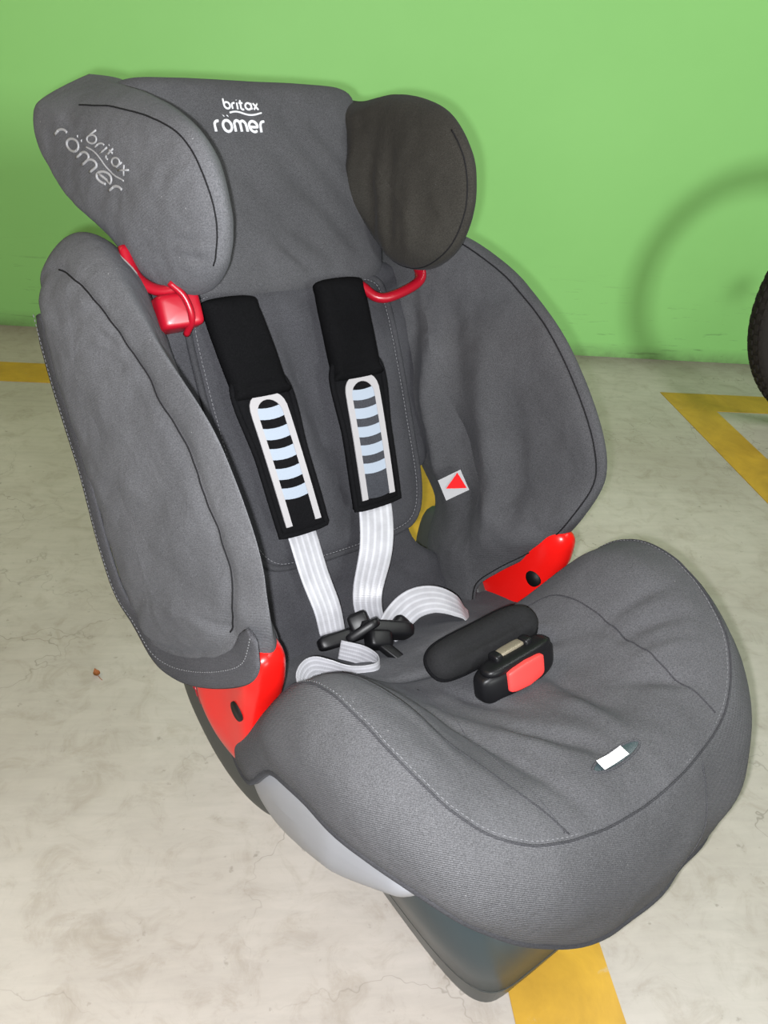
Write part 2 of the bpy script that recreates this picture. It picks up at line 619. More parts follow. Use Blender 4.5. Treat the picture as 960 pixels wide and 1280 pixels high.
def rbox(name, c, ax, half, mat, parent, e=4.0, n=24, m=12, bend=None):
    """rounded box = superellipsoid with exponent e on a frame of axes ax"""
    V, Fc = [], []
    ax = [np.array(a, float) / np.linalg.norm(a) for a in ax]
    c = np.array(c, float)
    def sg(v, p):
        return math.copysign(abs(v) ** p, v)
    for j in range(m + 1):
        ph = -PI / 2 + PI * j / m
        for i in range(n):
            th = 2 * PI * i / n
            x = sg(math.cos(ph), 2 / e) * sg(math.cos(th), 2 / e)
            y = sg(math.cos(ph), 2 / e) * sg(math.sin(th), 2 / e)
            z = sg(math.sin(ph), 2 / e)
            if bend:
                x, y, z = bend(x, y, z)
            V.append(F(c + ax[0] * x * half[0] + ax[1] * y * half[1] + ax[2] * z * half[2]))
    for j in range(m):
        for i in range(n):
            a, b = j * n + i, j * n + (i + 1) % n
            Fc.append((a, b, b + n, a + n))
    return mesh_obj(name, V, Fc, mat, parent, merge=1e-6)

def loft(name, rings, mat, parent, cap=True, smooth=True):
    n = len(rings[0])
    V = [F(p) for r in rings for p in r]
    Fc = []
    for j in range(len(rings) - 1):
        for i in range(n):
            a, b = j * n + i, j * n + (i + 1) % n
            Fc.append((a, b, b + n, a + n))
    if cap:
        Fc.append(tuple(range(n)))
        Fc.append(tuple(range((len(rings) - 1) * n, len(rings) * n)))
    return mesh_obj(name, V, Fc, mat, parent, smooth=smooth)

def bvh_of(o):
    me = o.data
    return BVHTree.FromPolygons([v.co.copy() for v in me.vertices], [tuple(p.vertices) for p in me.polygons])

def drape(bvh, pts, direction, lift=0.0005):
    """drop design-frame points on a built surface along a design-frame direction"""
    d = Vector(F(direction)).normalized()
    out = []
    for p in pts:
        hit, nrm, idx, dist = bvh.ray_cast(Vector(F(p)) - d * 0.25, d, 1.0)
        if hit is None:
            continue
        q = hit - d * lift
        out.append((q[0], -q[1], q[2]))
    return out

def box_mesh(name, lo, hi, mat, parent=None):
    x0, y0, z0 = lo
    x1, y1, z1 = hi
    V = [(x0, y0, z0), (x1, y0, z0), (x1, y1, z0), (x0, y1, z0), (x0, y0, z1), (x1, y0, z1), (x1, y1, z1), (x0, y1, z1)]
    Fc = [(0, 1, 2, 3), (4, 5, 6, 7), (0, 1, 5, 4), (1, 2, 6, 5), (2, 3, 7, 6), (3, 0, 4, 7)]
    return mesh_obj(name, V, Fc, mat, parent, smooth=False)

# ------------------------------------------------------------------ the setting
WALL_Y = 2.335
floor = box_mesh('floor', (-7, -9, -0.12), (8, WALL_Y + 0.2, 0.0), 'concrete')
floor['kind'] = 'structure'
floor['label'] = 'stained pale concrete garage floor with hairline cracks'
wall = box_mesh('wall_back', (-7, WALL_Y, 0.0), (8, WALL_Y + 0.2, 3.0), 'green')
wall['kind'] = 'structure'
wall['label'] = 'bright green painted garage wall scuffed along its foot'
# painted bay lines, a skin of paint on the floor
for (a, b) in (((0.265, -3.0), (0.386, 1.935)), ((1.160, -3.0), (1.284, 1.935)), ((-3.0, 1.9355), (0.386, 2.058)), ((1.160, 1.9355), (4.0, 2.058))):
    ln = box_mesh('bay_line', (a[0], a[1], -0.001), (b[0], b[1], 0.0012), 'yellow', floor)

# ------------------------------------------------------------------ car seat
O = Vector((0.162, 0.625, 0.0))
seat = bpy.data.objects.new('child_car_seat', None)
COL.objects.link(seat)
seat.location = O
seat.rotation_euler = (0, 0, math.radians(30))
seat['label'] = 'charcoal grey child car seat with winged headrest and red belt guides standing on concrete'
seat['category'] = 'car seat'

# ---- lower body -------------------------------------------------------
def sring(cx, cy, hx, hy, z, e=3.5, n=64, tilt=0.0):
    r = []
    for i in range(n):
        t = 2 * PI * i / n
        x = math.copysign(abs(math.cos(t)) ** (2 / e), math.cos(t)) * hx
        y = math.copysign(abs(math.sin(t)) ** (2 / e), math.sin(t)) * hy
        r.append((cx + x, cy + y, z + tilt * y))
    return r
foot = loft('base_foot', [sring(0, 0.0, 0.068, 0.235, 0.0, 7), sring(0, 0.0, 0.076, 0.248, 0.004, 7), sring(0, 0.0, 0.082, 0.255, 0.02, 7),
                          sring(0, 0.0, 0.094, 0.262, 0.060, 6), sring(0, 0, 0.096, 0.263, 0.062, 6), sring(0, 0.0, 0.114, 0.260, 0.12, 5),
                          sring(0, 0.0, 0.120, 0.245, 0.165, 4), sring(0, 0.0, 0.118, 0.215, 0.185), sring(0, 0.0, 0.10, 0.19, 0.19)], 'slate', seat)
tube('mould_line', sring(0, 0.0, 0.0952, 0.2627, 0.061, 6, n=96), 0.0009, 'shell', foot, closed=True)
# seat pan under the cushion
loft('seat_shell', [sring(0, 0.04, 0.08, 0.17, 0.15, 3), sring(0, 0.045, 0.12, 0.20, 0.175, 3), sring(0, 0.05, 0.155, 0.22, 0.205, 3, tilt=0.1),
                    sring(0, 0.05, 0.165, 0.23, 0.232, 3, tilt=0.2), sring(0, 0.05, 0.16, 0.2, 0.236, 3, tilt=0.2)], 'shell', seat)
# silver grey side panels
def side_panel(sx):
    out = [(-0.015, 0.225), (-0.02, 0.185), (0.0, 0.160), (0.045, 0.158), (0.09, 0.180), (0.145, 0.222), (0.19, 0.258), (0.225, 0.292), (0.235, 0.325), (0.20, 0.345), (0.15, 0.335), (0.06, 0.30), (0.0, 0.262)]
    def mp(a, b, hh, ex):
        x = 0.186 + 0.024 * hh - 0.16 * max(0, a - 0.14) - 0.10 * max(0.0, 0.24 - b)
        return np.array([sx * (x + ex), a, b])
    pl = Pillow(out, ((0.02, 0.215), (0.21, 0.305)), mp, n=96, m=12, p=2.6)
    o = pl.build('side_panel', 'silver_plastic', seat)
    out2 = [(-0.005, 0.172), (0.02, 0.150), (0.065, 0.148), (0.115, 0.178), (0.135, 0.205), (0.10, 0.21), (0.04, 0.195)]
    def mp2(a, b, hh, ex):
        return np.array([sx * (0.166 + 0.010 * hh), a, b])
    Pillow(out2, ((0.02, 0.168), (0.11, 0.195)), mp2, n=64, m=8, p=2.6).build('grip_lip', 'silver_plastic', o)
for sx in (-1, 1):
    side_panel(sx)
# side cheeks of the lower frame, behind the red guides
def cheek(sx):
    out = [(-0.205, 0.31), (-0.222, 0.24), (-0.212, 0.20), (-0.175, 0.150), (-0.11, 0.125), (-0.04, 0.132), (0.03, 0.17), (0.03, 0.20), (-0.06, 0.235), (-0.13, 0.31)]
    def mp(a, b, hh, ex):
        return np.array([sx * (0.186 + 0.016 * hh), a, b])
    o = Pillow(out, ((-0.14, 0.25), (0.0, 0.22)), mp, n=80, m=10, p=9).build('frame_cheek', 'shell', seat)
    if sx < 0:
        bv = bvh_of(o)
        for j in range(4):
            y0 = -0.165 + 0.009 * j
            pts = [(-0.3, y0 + 0.004 * k, 0.222 - 0.006 * k - 0.004 * j) for k in range(3)]
            q = drape(bv, pts, (1, 0, 0), 0.0002)
            if len(q) > 1:
                tube('red_print_mark', q, 0.0014, 'dark_red', o, k=6)
for sx in (-1, 1):
    cheek(sx)

# ---- cushion ----------------------------------------------------------
SEAM_R = [(0, -0.125), (0.10, -0.122), (0.155, -0.09), (0.176, -0.02), (0.186, 0.05), (0.187, 0.12), (0.180, 0.18), (0.160, 0.235), (0.122, 0.273), (0.062, 0.291)]
SEAM = [(x * 1.14, y) for (x, y) in SEAM_R] + [(0, 0.296)] + [(-x * 1.02, y) for (x, y) in reversed(SEAM_R[1:])]
ZAX = [(-0.13, 0.235), (-0.06, 0.262), (0.0, 0.300), (0.06, 0.324), (0.12, 0.342), (0.2, 0.370), (0.25, 0.380), (0.275, 0.376), (0.296, 0.364), (0.33, 0.34)]
ZSD = [(-0.13, 0.235), (-0.06, 0.255), (-0.02, 0.290), (0.02, 0.345), (0.06, 0.397), (0.10, 0.420), (0.14, 0.424), (0.18, 0.416), (0.22, 0.402), (0.25, 0.388), (0.296, 0.364), (0.33, 0.34)]
zs_y = np.linspace(-0.13, 0.33, 93)
def smooth_tab(tab):
    v = np.interp(zs_y, [t[0] for t in tab], [t[1] for t in tab])
    for _ in range(14):
        v[1:-1] = (v[:-2] + 2 * v[1:-1] + v[2:]) / 4
    return v
ZAXv, ZSDv = smooth_tab(ZAX), smooth_tab(ZSD)
CUSH_CR = [(-0.10, 0.10, -0.06, 0.28, -0.0035, 0.006), (-0.13, 0.06, -0.12, 0.22, -0.003, 0.007), (-0.085, 0.12, -0.03, 0.24, 0.004, 0.010),
           (-0.05, 0.17, 0.0, 0.25, -0.005, 0.009), (0.02, 0.16, 0.03, 0.24, 0.004, 0.010), (0.05, 0.12, 0.045, 0.22, -0.0045, 0.010),
           (0.08, 0.20, 0.13, 0.25, -0.004, 0.007), (0.10, 0.19, 0.155, 0.225, 0.003, 0.006), (0.11, 0.165, 0.165, 0.195, -0.004, 0.006), (0.115, 0.14, 0.175, 0.165, -0.003, 0.006),
           (0.10, 0.06, 0.12, 0.20, -0.003, 0.006), (-0.15, 0.11, -0.11, 0.235, 0.003, 0.008), (-0.02, 0.02, 0.09, 0.0, -0.003, 0.006), (-0.09, 0.04, 0.0, 0.07, -0.0035, 0.007),
           (0.06, 0.055, 0.10, 0.13, -0.005, 0.008), (-0.045, 0.09, -0.02, 0.16, -0.004, 0.008)]
def ztop(x, y):
    za = float(np.interp(y, zs_y, ZAXv))
    zd = float(np.interp(y, zs_y, ZSDv))
    w = smooth01((abs(x) - 0.055) / 0.125)
    zd += 0.012 * smooth01((y - 0.02) / 0.06) * smooth01((0.29 - y) / 0.06) * (1 if x > 0 else 0)
    zd -= 0.028 * math.exp(-((y + 0.005) / 0.035) ** 2) * (1 if x > 0 else 0.3)
    z = za + (zd - za) * w
    z += 1.5 * crease_at(CUSH_CR, x, y)
    z += 0.0022 * noise.noise(Vector((x * 18, y * 18, 1.7))) + 0.0012 * noise.noise(Vector((x * 45, y * 45, 4.1)))
    return z
NC = 260
seam_o = spline(SEAM, NC, True)
nrm = np.zeros_like(seam_o)
for i in range(NC):
    t = seam_o[(i + 1) % NC] - seam_o[i - 1]
    nrm[i] = np.array([t[1], -t[0]]) / np.linalg.norm(t)
if nrm[NC // 2] @ np.array([0, 1.0]) < 0:
    nrm = -nrm
HEM = [(-3.2, 0.225), (-2.45, 0.20), (-2.1, 0.192), (-1.92, 0.200), (-1.82, 0.245), (-1.70, 0.285), (-1.4, 0.308), (-1.05, 0.322), (-0.8, 0.318), (-0.55, 0.278), (-0.3, 0.236), (0, 0.212), (0.35, 0.202), (0.7, 0.195), (1.1, 0.20), (1.6, 0.215), (2.4, 0.225), (3.2, 0.225)]
hem_phi = np.linspace(-3.2, 3.2, 257)
hem_v = np.interp(hem_phi, [t[0] for t in HEM], [t[1] for t in HEM])
for _ in range(12):
    hem_v[1:-1] = (hem_v[:-2] + 2 * hem_v[1:-1] + hem_v[2:]) / 4
def hem_z(x, y):
    return float(np.interp(math.atan2(x, y - 0.08), hem_phi, hem_v))
ROLL = [(0.0, 0.0, 0.0), (0.004, 0.0012, 0.02), (0.010, 0.0, 0.07), (0.018, -0.0, 0.15), (0.025, 0, 0.25), (0.030, 0, 0.36), (0.033, 0, 0.5), (0.0335, 0, 0.64), (0.032, 0, 0.78), (0.029, 0, 0.9), (0.024, 0, 1.0), (0.018, 0, 1.0)]
rings = []
cc = np.array([0.0, 0.09])
KR = 46
for k in range(KR + 1):
    r = (k / KR) ** 0.8
    ring = []
    for i in range(NC):
        p = cc + (seam_o[i] - cc) * r
        ring.append((p[0], p[1], ztop(p[0], p[1])))
    rings.append(ring)
z_edge = [rings[-1][i][2] for i in range(NC)]
roll_f = spline(ROLL, 30)
skirt = []
for (off, up, f) in roll_f[1:]:
    ring = []
    for i in range(NC):
        p0 = seam_o[i]
        hz = hem_z(p0[0], p0[1])
        z = z_edge[i] + up + (hz - z_edge[i]) * max(0.0, min(1.0, f))
        drop = z_edge[i] - z
        w = 0.0028 * noise.noise(Vector((p0[0] * 16, p0[1] * 16, z * 22))) * min(1, f * 3)
        frontness = smooth01((p0[1] - 0.17) / 0.1)
        o2 = off * (1.0 - 0.12 * frontness) * (1.0 + 0.7 * smooth01((p0[0] - 0.08) / 0.1)) + w
        p = p0 + nrm[i] * o2
        ring.append((p[0], p[1], z))
    skirt.append(ring)
top_rings = rings
V = [F(p) for r in top_rings for p in r]
Fc = []
for j in range(len(top_rings) - 1):
    for i in range(NC):
        a, b = j * NC + i, j * NC + (i + 1) % NC
        Fc.append((a, b, b + NC, a + NC))
cushion = mesh_obj('seat_cushion', V, Fc, 'fabric', seat, merge=1e-5)
sk = mesh_obj('cushion_skirt', [F(p) for r in [top_rings[-1]] + skirt for p in r],
              [(j * NC + i, j * NC + (i + 1) % NC, (j + 1) * NC + (i + 1) % NC, (j + 1) * NC + i) for j in range(len(skirt)) for i in range(NC)], 'twill', cushion)
cush_bvh = bvh_of(cushion)
skirt_bvh = bvh_of(sk)
tube('perimeter_seam', [(p[0], p[1], p[2] + 0.0006) for p in top_rings[-1]], 0.0010, 'piping', cushion, k=6, closed=True)
dashes('seam_stitching', [(p[0] * 0.985, 0.09 + (p[1] - 0.09) * 0.985, p[2] + 0.0014) for p in top_rings[-1]], 'stitch', cushion, r=0.0003)
tube('hem_binding', [(p[0], p[1], p[2]) for p in skirt[-3]], 0.0028, 'piping', cushion, k=8, closed=True)
def on_cushion(xy, lift=0.0004):
    return drape(cush_bvh, [(x, y, 0.6) for (x, y) in xy], (0, 0, -1), lift)
for path in ([(-0.155, 0.03), (-0.145, 0.10), (-0.125, 0.17), (-0.105, 0.23), (-0.085, 0.282)],
             [(0.105, 0.045), (0.120, 0.075), (0.118, 0.15), (0.112, 0.215), (0.122, 0.272)]):
    tube('panel_seam', on_cushion(spline(path, 50), 0.0001), 0.0008, 'piping', cushion, k=6)
tube('panel_seam', on_cushion(spline([(-0.065, 0.075), (-0.075, 0.13), (-0.09, 0.19), (-0.088, 0.28)], 40), 0.0), 0.0005, 'border', cushion, k=5)
# vertical seams down the skirt
def skirt_seam(x0, y0):
    i = int(np.argmin(np.hypot(seam_o[:, 0] - x0, seam_o[:, 1] - y0)))
    tube('skirt_seam', [(s[i][0] + nrm[i][0] * 0.0004, s[i][1] + nrm[i][1] * 0.0004, s[i][2]) for s in skirt[:-2]], 0.0006, 'border', cushion, k=5)
skirt_seam(0.075, 0.29)
# label slot near the front
slot = on_cushion([(0.0 + 0.030 * math.cos(t), 0.256 + 0.0065 * math.sin(t)) for t in np.linspace(0, 2 * PI, 40, endpoint=False)], 0.0004)
slot = [np.array(p) for p in slot]
cen = sum(slot) / len(slot)
mesh_obj('label_slot', [F(p) for p in slot] + [F(cen)], [(i, (i + 1) % len(slot), len(slot)) for i in range(len(slot))], 'slate', cushion)
tube('slot_edging', slot, 0.0012, 'border', cushion, k=6, closed=True)
lab = on_cushion([(-0.022 + 0.004 * i, 0.256 + dy) for i in range(9) for dy in (-0.0048, 0.0048)], 0.0032)
mesh_obj('care_label', [F(p) for p in lab], [(2 * i, 2 * i + 1, 2 * i + 3, 2 * i + 2) for i in range(8)], 'label_white', cushion)

# ---- backrest ----------------------------------------------------------
def back_map(base, tf, tb):
    def mp(a, b, hh, ex):
        o = base + (tf if hh > 0 else tb) * hh + abs(ex) * (1 if ex > 0 else -1)
        return B(a, b, o)
    return mp
HALF = [(0.0, -0.08), (0.10, -0.075), (0.155, -0.05), (0.168, 0.0), (0.164, 0.035), (0.138, 0.053), (0.110, 0.076), (0.101, 0.105), (0.104, 0.135), (0.122, 0.165), (0.150, 0.175), (0.165, 0.22), (0.170, 0.34), (0.165, 0.42), (0.10, 0.44)]
out = HALF + [(0.0, 0.44)] + [(-max(x, 0.145) if -0.02 < s < 0.43 else -x, s) for (x, s) in reversed(HALF[1:])]
BK_CR = [(-0.10, 0.06, 0.10, 0.05, -0.004, 0.008), (-0.11, 0.03, 0.11, 0.02, 0.003, 0.01), (0.03, 0.1, 0.11, 0.02, -0.003, 0.006), (-0.1, 0.09, 0.02, 0.07, 0.003, 0.01)]
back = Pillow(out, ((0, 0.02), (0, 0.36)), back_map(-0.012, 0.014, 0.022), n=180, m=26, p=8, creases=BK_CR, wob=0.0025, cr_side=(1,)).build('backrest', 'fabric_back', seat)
PAD_R = [(0.06, 0.098), (0.105, 0.108), (0.125, 0.15), (0.131, 0.24), (0.134, 0.32), (0.132, 0.385), (0.118, 0.412), (0.06, 0.418)]
outp = [(0, 0.096)] + PAD_R + [(0, 0.418)] + [(-x, s) for (x, s) in reversed(PAD_R)]
PAD_CR = [(-0.02, 0.38, 0.0, 0.22, -0.012, 0.013), (0.0, 0.28, 0.025, 0.12, -0.010, 0.014), (-0.035, 0.34, -0.02, 0.2, 0.004, 0.012), (0.085, 0.36, 0.10, 0.2, -0.005, 0.012), (-0.12, 0.3, -0.10, 0.15, -0.003, 0.01), (-0.08, 0.14, 0.06, 0.12, -0.002, 0.01)]
padP = Pillow(outp, ((0, 0.18), (0, 0.34)), back_map(-0.004, 0.016, 0.008), n=200, m=26, p=7, creases=PAD_CR, wob=0.0025, wseed=3.3)
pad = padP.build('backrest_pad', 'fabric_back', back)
edge = [padP.at(i / 200, 0.995, 1) for i in range(200)]
tube('pad_binding', [e + np.array([0, 0.003, 0.0015]) for e in edge], 0.0042, 'piping', back, k=8, closed=True)
dashes('pad_stitching', [padP.at(i / 200, 0.945, 1) + np.array([0, 0.0008, 0.0005]) for i in range(201)], 'stitch', back)
# plastic rear shell of the backrest with its belt slots
NX, NS = 40, 60
xsg = np.linspace(-0.20, 0.20, NX + 1)
ssg = np.linspace(-0.06, 0.56, NS + 1)
V, Fc = [], []
for lay, oo in enumerate((-0.040, -0.052)):
    for s in ssg:
        for x in xsg:
            V.append(F(B(x * (1.0 - 0.42 * smooth01((s - 0.36) / 0.12)), s, oo - 0.35 * x * x)))
nn_ = (NX + 1) * (NS + 1)
def keep(i, j):
    x, s = (xsg[i] + xsg[i + 1]) / 2, (ssg[j] + ssg[j + 1]) / 2
    return not (0.085 < x < 0.20 and -0.03 < s < 0.20)
for j in range(NS):
    for i in range(NX):
        if not keep(i, j):
            continue
        a = j * (NX + 1) + i
        q = (a, a + 1, a + NX + 2, a + NX + 1)
        Fc.append(q)
        Fc.append(tuple(v + nn_ for v in reversed(q)))
        for (di, dj, e0, e1) in ((-1, 0, q[0], q[3]), (1, 0, q[1], q[2]), (0, -1, q[0], q[1]), (0, 1, q[3], q[2])):
            ii, jj = i + di, j + dj
            if ii < 0 or jj < 0 or ii >= NX or jj >= NS or not keep(ii, jj):
                Fc.append((e0, e1, e1 + nn_, e0 + nn_))
mesh_obj('back_shell', V, Fc, 'shell', seat, smooth=False, merge=1e-6)

# ---- side bolsters -----------------------------------------------------
BOL = [(0.475, -0.03), (0.468, 0.02), (0.440, 0.068), (0.412, 0.100), (0.362, 0.142), (0.280, 0.197), (0.19, 0.224), (0.130, 0.220), (0.083, 0.1845), (0.058, 0.146), (0.046, 0.06), (0.036, 0.0), (0.034, -0.042), (0.10, -0.058), (0.25, -0.062), (0.40, -0.06), (0.455, -0.055)]
BOL_LT = [(0.490, -0.02), (0.478, 0.02), (0.445, 0.068), (0.412, 0.100), (0.362, 0.142), (0.280, 0.197), (0.19, 0.224), (0.130, 0.220), (0.083, 0.1845), (0.057, 0.150), (0.042, 0.075), (0.043, 0.010), (0.066, -0.030), (0.13, -0.055), (0.25, -0.062), (0.40, -0.062), (0.470, -0.055)]
BOL_RT = BOL[:9] + [(0.050, 0.145), (0.034, 0.108), (0.010, 0.072), (-0.035, 0.056), (-0.070, 0.03), (-0.078, -0.01), (-0.06, -0.042), (0.02, -0.055)] + BOL[13:]
BOL_RT = BOL_RT[:9] + [(0.056, 0.150), (0.040, 0.115), (0.022, 0.072), (0.002, 0.040), (-0.035, 0.024), (-0.070, 0.008)] + BOL_RT[14:]
def bol_x(s, o, hh, rt=False):
    t = (o + 0.06) / 0.285
    xin = 0.146 + 0.056 * smooth01(t * 1.15) + 0.012 * smooth01((s - 0.25) / 0.12) - 0.012 * smooth01((s - 0.17) / 0.1) * (1 - t)
    xout = (0.280 - 0.040 * t - 0.028 * smooth01((s - 0.36) / 0.11) if rt else 0.284 - 0.070 * t + 0.002 * smooth01((s - 0.2) / 0.2)) - 0.02 * smooth01((0.12 - s) / 0.1)
    if rt:
        xout -= 0.085 * smooth01((0.055 - s) / 0.05)
        xin += 0.012 * smooth01((0.055 - s) / 0.05)
    xin -= 0.030 * smooth01((0.14 - s) / 0.08)
    if rt:
        xin += 0.022 * math.exp(-((s - 0.10) / 0.05) ** 2) * (1 - smooth01(t * 1.6))
    xout = max(xout, xin + 0.012)
    return (xin + xout) / 2 + (xout - xin) / 2 * hh
BOL_CR = {1: [(0.34, 0.035, 0.12, 0.0, 0.014, 0.010), (0.36, 0.065, 0.10, 0.04, -0.010, 0.013), (0.30, 0.10, 0.06, 0.07, 0.011, 0.012), (0.24, 0.13, 0.05, 0.10, -0.006, 0.012),
              (0.40, 0.02, 0.26, -0.01, -0.007, 0.010), (0.14, 0.05, 0.05, 0.12, 0.005, 0.012), (0.16, 0.02, 0.05, 0.05, -0.006, 0.009), (0.09, 0.12, 0.06, 0.17, -0.003, 0.008)],
          -1: [(0.385, 0.07, 0.35, 0.11, -0.004, 0.005), (0.37, 0.06, 0.335, 0.115, -0.003, 0.005), (0.24, 0.0, 0.20, 0.11, -0.003, 0.014), (0.13, 0.05, 0.10, 0.15, 0.003, 0.012), (0.11, 0.12, 0.09, 0.16, -0.003, 0.006)]}
bol_obj = {}
for sx in (1, -1):
    def mp(a, b, hh, ex, sx=sx):
        return B(sx * (bol_x(a, b, hh, sx > 0) + ex), a, b)
    # hh>0 is the outer face; right bolster shows its inner face
    GR = 0.72 if sx < 0 else 0.955
    P_ = Pillow(BOL_RT if sx > 0 else BOL_LT, ((0.13, 0.06), (0.36, 0.03)), mp, n=220, m=30, p=4.0 if sx > 0 else 2.5, q=2.2 if sx > 0 else 1.9, creases=BOL_CR[sx], wob=0.003, wseed=11.0 * sx, pf=(None if sx > 0 else (lambda a, b: 2.1 + 0.5 * smooth01(-b / 0.05) + 6.0 * smooth01((0.09 - a) / 0.06))), groove=(GR, 0.0045, 0.05 if sx < 0 else 0.025, -sx), cr_side=((-1,) if sx > 0 else (1,)))
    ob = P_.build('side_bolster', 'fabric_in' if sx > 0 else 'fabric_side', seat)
    bol_obj[sx] = ob
    side = 1 if sx < 0 else -1
    rr = GR
    us = np.linspace(0.02, 0.44 if sx < 0 else 0.60, 140)
    tube('bolster_seam', [P_.at(u, rr, side) + (np.array([-0.0002, 0.0001, 0]) if sx < 0 else np.array([-0.0003, 0.0, 0.0])) for u in us], 0.0009, 'seam', ob, k=6)
    # stitched border tape round the rear and lower edge, outside
    us = np.linspace(0.425, 0.93, 170) if sx < 0 else np.linspace(0.66, 0.96, 120)
    tp, ts = [], []
    for i in sorted({int(u * P_.n) % P_.n for u in us}):
        low = smooth01((0.10 - P_.out[i][0]) / 0.05)
        a_, b_ = P_.c[i] + (P_.out[i] - P_.c[i]) * (0.965 - 0.02 * low)
        a1, b1 = P_.c[i] + (P_.out[i] - P_.c[i]) * (0.985 - 0.02 * low)
        xo = bol_x(a_, b_, 0.62 + 0.20 * smooth01((0.10 - a_) / 0.06), sx > 0) + 0.003
        tp.append(B(sx * (xo + 0.000), a_, b_))
        ts.append(B(sx * (xo + 0.0042), a1, b1))
    tube('border_tape', tp, [0.0205 * min(1.0, 0.45 + 0.12 * min(q, len(tp) - 1 - q)) for q in range(len(tp))], 'border', ob, k=12, flat=0.20, nrm=[(1, 0.0, 0.0)] * len(tp))
    dashes('border_stitching', ts, 'stitch', ob)
for sx in (-1,):
    lc = [(0.10, 0.09), (0.07, 0.125), (0.045, 0.118), (0.02, 0.085), (-0.02, 0.062), (-0.06, 0.055), (-0.085, 0.0), (-0.06, -0.04), (0.0, -0.045), (0.06, -0.02), (0.10, 0.03)]
    def mpc(a, b, hh, ex, sx=sx):
        return B(sx * (0.160 + 0.010 * hh + 0.10 * max(0.0, b - 0.02) + ex), a, b)
    Pillow(lc, ((-0.02, 0.0), (0.06, 0.06)), mpc, n=96, m=14, p=5, creases=[(0.09, 0.04, -0.05, 0.02, 0.006, 0.010), (0.08, 0.075, -0.02, 0.045, -0.006, 0.010), (0.07, 0.01, -0.06, 0.0, -0.005, 0.010)], wob=0.004, wseed=2.0, cr_side=(-1,)).build('side_cover', 'fabric', bol_obj[sx])
# black edge gap line of the left bolster against the panel
# little white tab on top of the left bolster
bvL = bvh_of(bol_obj[-1])
tab = [B(-0.200 + 0.02 * i / 4, 0.62, 0.050 + 0.004 * j) for i in range(5) for j in (0, 1.9)]
tabd = drape(bvL, tab, (0, 0.491, -0.871), 0.0012)
if len(tabd) == 10:
    mesh_obj('sewn_tab', [F(p) for p in tabd], [(2 * i, 2 * i + 1, 2 * i + 3, 2 * i + 2) for i in range(4)], 'label_white', bol_obj[-1])
# red arrow tag by the right bolster
tg = [B(0.139, 0.150, 0.024), B(0.163, 0.158, 0.043), B(0.165, 0.131, 0.050), B(0.141, 0.123, 0.030)]
tgn = np.cross(tg[1] - tg[0], tg[3] - tg[0])
tgn /= np.linalg.norm(tgn)
if tgn @ np.array([-0.45, 0.46, 0.6]) < 0:
    tgn = -tgn
def slab(name, quad, nv, th, mat, parent):
    k = len(quad)
    V = [F(q) for q in quad] + [F(q + nv * th) for q in quad]
    Fc = [tuple(range(k)), tuple(range(k, 2 * k))] + [(i, (i + 1) % k, (i + 1) % k + k, i + k) for i in range(k)]
    return mesh_obj(name, V, Fc, mat, parent, smooth=False)
slab('arrow_tag', tg, tgn, 0.0012, 'label_grey', bol_obj[1])  # grey cloth
def tq(a, b):
    return tg[0] * (1 - a) * (1 - b) + tg[1] * a * (1 - b) + tg[2] * a * b + tg[3] * (1 - a) * b + tgn * 0.003
slab('arrow_print', [tq(0.18, 0.5), tq(0.84, 0.06), tq(0.94, 0.88)], tgn, 0.0008, 'arrow_red', bol_obj[1])

# ---- headrest ----------------------------------------------------------
HR = [(0.0, 0.400), (0.09, 0.402), (0.138, 0.420), (0.148, 0.48), (0.148, 0.56), (0.150, 0.615), (0.135, 0.636), (0.08, 0.640)]
out = HR + [(0, 0.640)] + [(-x, s) for (x, s) in reversed(HR[1:])]
HR_CR = [(-0.02, 0.60, 0.10, 0.44, -0.004, 0.008), (0.02, 0.61, 0.11, 0.48, -0.004, 0.007), (-0.06, 0.56, 0.06, 0.43, -0.004, 0.009), (-0.04, 0.58, 0.08, 0.445, 0.003, 0.008),
         (-0.09, 0.52, 0.02, 0.42, 0.003, 0.009), (0.05, 0.61, 0.115, 0.53, -0.003, 0.006), (-0.02, 0.47, 0.03, 0.42, -0.003, 0.006)]
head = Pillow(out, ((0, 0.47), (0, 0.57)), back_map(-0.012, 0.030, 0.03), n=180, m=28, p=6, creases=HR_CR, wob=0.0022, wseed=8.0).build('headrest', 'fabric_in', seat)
WING = [(0.662, -0.056), (0.650, -0.068), (0.630, -0.070), (0.585, -0.054), (0.53, -0.032), (0.445, 0.012), (0.412, 0.045), (0.400, 0.09), (0.412, 0.14), (0.445, 0.172), (0.485, 0.178), (0.522, 0.162), (0.556, 0.126), (0.592, 0.072), (0.628, 0.008), (0.650, -0.032)]
WING_RT = WING[:10] + [(0.492, 0.180), (0.540, 0.160), (0.574, 0.122), (0.600, 0.072), (0.618, 0.010), (0.642, -0.034)]
def wing_x(s, o, hh):
    t = min(1, max(0, (o + 0.06) / 0.24))
    xin = 0.092 + 0.036 * t + 0.02 * smooth01((s - 0.5) / 0.15)
    xout = 0.222 - 0.058 * t - 0.012 * smooth01((0.5 - s) / 0.1)
    return (xin + xout) / 2 + (xout - xin) / 2 * hh
WCR = {1: [(0.56, 0.06, 0.43, 0.02, -0.006, 0.010), (0.55, 0.09, 0.43, 0.055, -0.005, 0.009), (0.58, 0.03, 0.46, 0.0, 0.004, 0.010), (0.5, 0.11, 0.42, 0.085, 0.004, 0.010)],
       -1: [(0.43, 0.11, 0.415, 0.155, -0.004, 0.004), (0.445, 0.11, 0.432, 0.16, -0.003, 0.004), (0.46, 0.05, 0.50, 0.12, 0.002, 0.012)]}
wing_obj = {}
